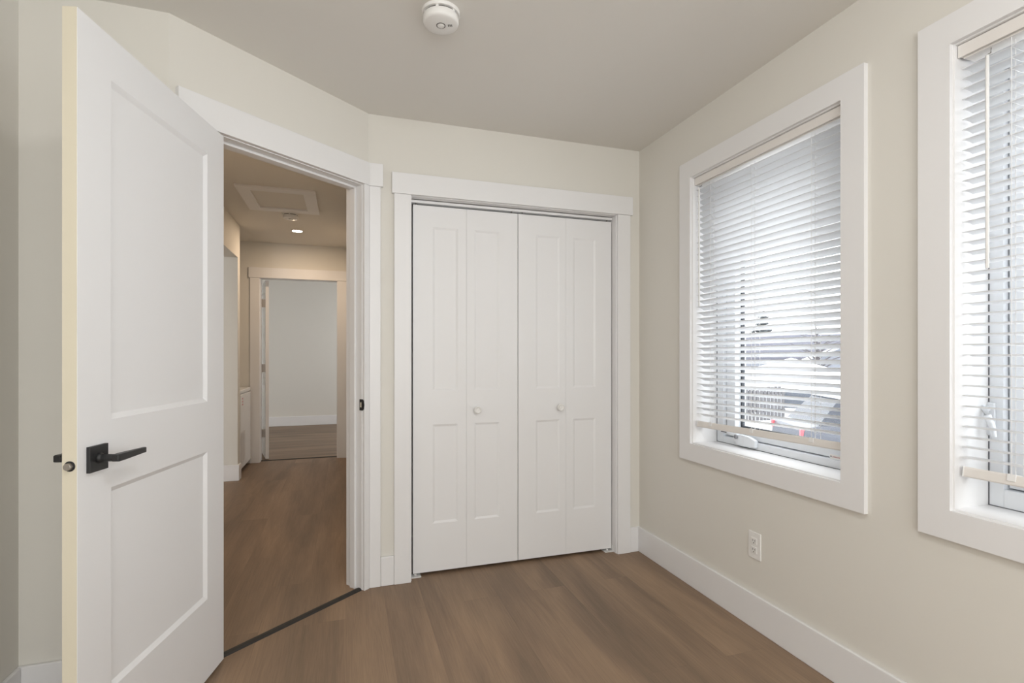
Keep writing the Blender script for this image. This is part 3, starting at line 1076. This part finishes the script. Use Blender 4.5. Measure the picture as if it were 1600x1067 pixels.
# parked car beyond the fence side: local x along its length
car = empty('parked_car', (11.4, 8.0, GZ), math.radians(154.5))
tag(car, 'grey car parked outside, seen through the blind slats', 'car')
b = MB()
prof = [(-2.25, 0.35), (2.20, 0.35), (2.30, 0.60), (2.25, 0.95), (1.95, 1.02), (-1.25, 1.04), (-2.20, 0.96), (-2.32, 0.62)]
b.prism([(p[0], p[1]) for p in prof], -0.88, 0.88, 'y')
b.build('car_body', M['car_body'], car, bevel=0.06, seg=3)
b = MB()
lo = [(-1.30, -0.80, 1.02), (1.95, -0.80, 1.02), (1.95, 0.80, 1.02), (-1.30, 0.80, 1.02)]
hi = [(-0.45, -0.62, 1.58), (1.45, -0.62, 1.58), (1.45, 0.62, 1.58), (-0.45, 0.62, 1.58)]
for k in range(4):
    j = (k + 1) % 4
    b.quad(lo[k], lo[j], hi[j], hi[k])
b.quad(*hi)
b.quad(*lo[::-1])
b.build('cabin_glass', M['car_glass'], car, bevel=0.02)
b = MB().box(-0.52, 1.52, -0.68, 0.68, 1.56, 1.68)
rf = b.build('car_roof', M['roof_snow'], car, bevel=0.05, seg=3)
rf['label'] = 'snow-covered white roof'
for x in (-1.40, 1.40):
    for sy in (-1, 1):
        wmx = Matrix.Translation((x, sy * 0.80, 0.34)) @ Matrix.Rotation(math.radians(90), 4, 'X')
        wl = MB().lathe([(0.20, -0.11), (0.33, -0.10), (0.34, -0.05), (0.34, 0.05), (0.33, 0.10), (0.20, 0.11)], wmx, 28).build('wheel', M['tyre'], car)
        MB().lathe([(0.19, -0.115), (0.19, 0.115)], wmx, 24).build('wheel_rim', M['steel'], wl)
for sy in (-1, 1):
    tl = MB().box(2.22, 2.31, sy * 0.80 - 0.045, sy * 0.80 + 0.045, 0.78, 0.94).build('tail_lamp', M['tail'], car, bevel=0.02)

# timber fence
fe = empty('board_fence', (12.5, 15.2, GZ))
tag(fe, 'grey upright-board fence outside beyond the parked car', 'fence')
b = MB()
rng = random.Random(5)
for k in range(44):
    x = -4.2 + k * 0.17
    if k in (17, 30):
        continue
    b.box(x, x + 0.11, -0.02, 0.02, 0.05, 1.25 + rng.uniform(-0.04, 0.04))
b.build('fence_board', M['fence'], fe)
b = MB()
for z in (0.35, 1.0):
    b.box(-4.2, 3.3, 0.02, 0.07, z, z + 0.09)
b.build('fence_rail', M['fence'], fe)


def house(loc, w, d, h, rise, rz, label, wall, roof, wins):
    root = empty('house', loc, rz)
    tag(root, label, 'house', 'houses across the street')
    b = MB()
    b.box(-w / 2, w / 2, -d / 2, d / 2, 0, h)
    b.prism([(-w / 2, h), (w / 2, h), (0, h + rise)], -d / 2, d / 2, 'y')
    b.build('house_wall', wall, root)
    b = MB()
    ov, t = 0.35, 0.18
    sl = rise / (w / 2)
    b.prism([(-w / 2 - ov, h - ov * sl), (0, h + rise), (w / 2 + ov, h - ov * sl), (w / 2 + ov, h - ov * sl + t), (0, h + rise + t), (-w / 2 - ov, h - ov * sl + t)],
            -d / 2 - ov, d / 2 + ov, 'y')
    b.build('house_roof', roof, root)
    for (x, z, ww, hh) in wins:
        fr = MB().box(x - ww / 2 - 0.08, x + ww / 2 + 0.08, -d / 2 - 0.05, -d / 2, z - 0.08, z + hh + 0.08).build('house_window', M['siding'], root)
        MB().box(x - ww / 2, x + ww / 2, -d / 2 - 0.07, -d / 2 - 0.045, z, z + hh).build('window_pane', M['pane_dark'], fr)
    return root


house((18.0, 17.0, GZ), 5.6, 5.0, 1.3, 0.85, math.radians(-46), 'low white gabled outbuilding with snowy roof beyond the parked car', M['siding'], M['roof_snow'],
      [(-1.5, 0.45, 0.7, 0.6), (0.2, 0.45, 1.1, 0.6), (1.8, 0.45, 0.5, 0.6)])
house((33.0, 34.0, GZ), 8.0, 11.0, 2.2, 1.7, math.radians(45), 'long house with dark grey roof far behind the board fence', M['siding_grey'], M['roof'],
      [(-2.0, 0.9, 1.2, 1.0), (1.6, 0.9, 1.2, 1.0)])
house((28.0, 22.6, GZ), 5.6, 6.0, 1.7, 1.2, math.radians(-52), 'small grey house right of the white outbuilding', M['siding_grey'], M['roof_snow'],
      [(-1.5, 0.6, 0.9, 0.8), (1.2, 0.6, 0.9, 0.8)])


def tree(loc, h, label, seed, leafy):
    r = random.Random(seed)
    root = empty('tree', loc)
    tag(root, label, 'tree', 'trees behind the houses')
    b = MB()
    b.tube([(0, 0, 0), (0.1, 0, h * 0.4), (0.05, 0.1, h)], 0.1, 8, radii=[0.16, 0.11, 0.02])
    for k in range(26):
        z = h * r.uniform(0.3, 0.95)
        a = r.uniform(0, 6.28)
        ln_ = (h - z) * 0.45 + 0.5
        b.tube([(0.05, 0, z), (math.cos(a) * ln_ * .5, math.sin(a) * ln_ * .5, z + ln_ * .35), (math.cos(a) * ln_, math.sin(a) * ln_, z + ln_ * .55)], 0.03, 5, radii=[0.05, 0.03, 0.01])
    b.build('trunk', M['bark'], root)
    if leafy:
        b = MB()
        for k in range(420):
            z = h * r.uniform(0.22, 1.0)
            rad = (h - z) * 0.34 + 0.15
            a = r.uniform(0, 6.28)
            q = rad * math.sqrt(r.random())
            c = Vector((math.cos(a) * q, math.sin(a) * q, z))
            s_ = r.uniform(0.15, 0.38)
            mx = Matrix.Translation(c) @ Matrix.Rotation(r.uniform(0, 6), 4, 'Z') @ Matrix.Rotation(r.uniform(-.6, .6), 4, 'X')
            b.prism([(-s_, -s_ * .4), (s_, -s_ * .5), (s_ * .8, s_ * .5), (-s_ * .7, s_ * .4)], -0.04, 0.04, 'z', mx)
        b.build('foliage', M['leaf'], root)


tree((42.0, 43.5, GZ), 7.0, 'tall dark evergreen rising behind the dark grey roof', 2, True)
tree((38.5, 45.5, GZ), 5.6, 'shorter dark evergreen left of the tall one, beyond the fence', 4, True)
tree((23.0, 20.2, GZ), 4.0, 'bare branching tree between the outbuilding and the small grey house', 9, False)
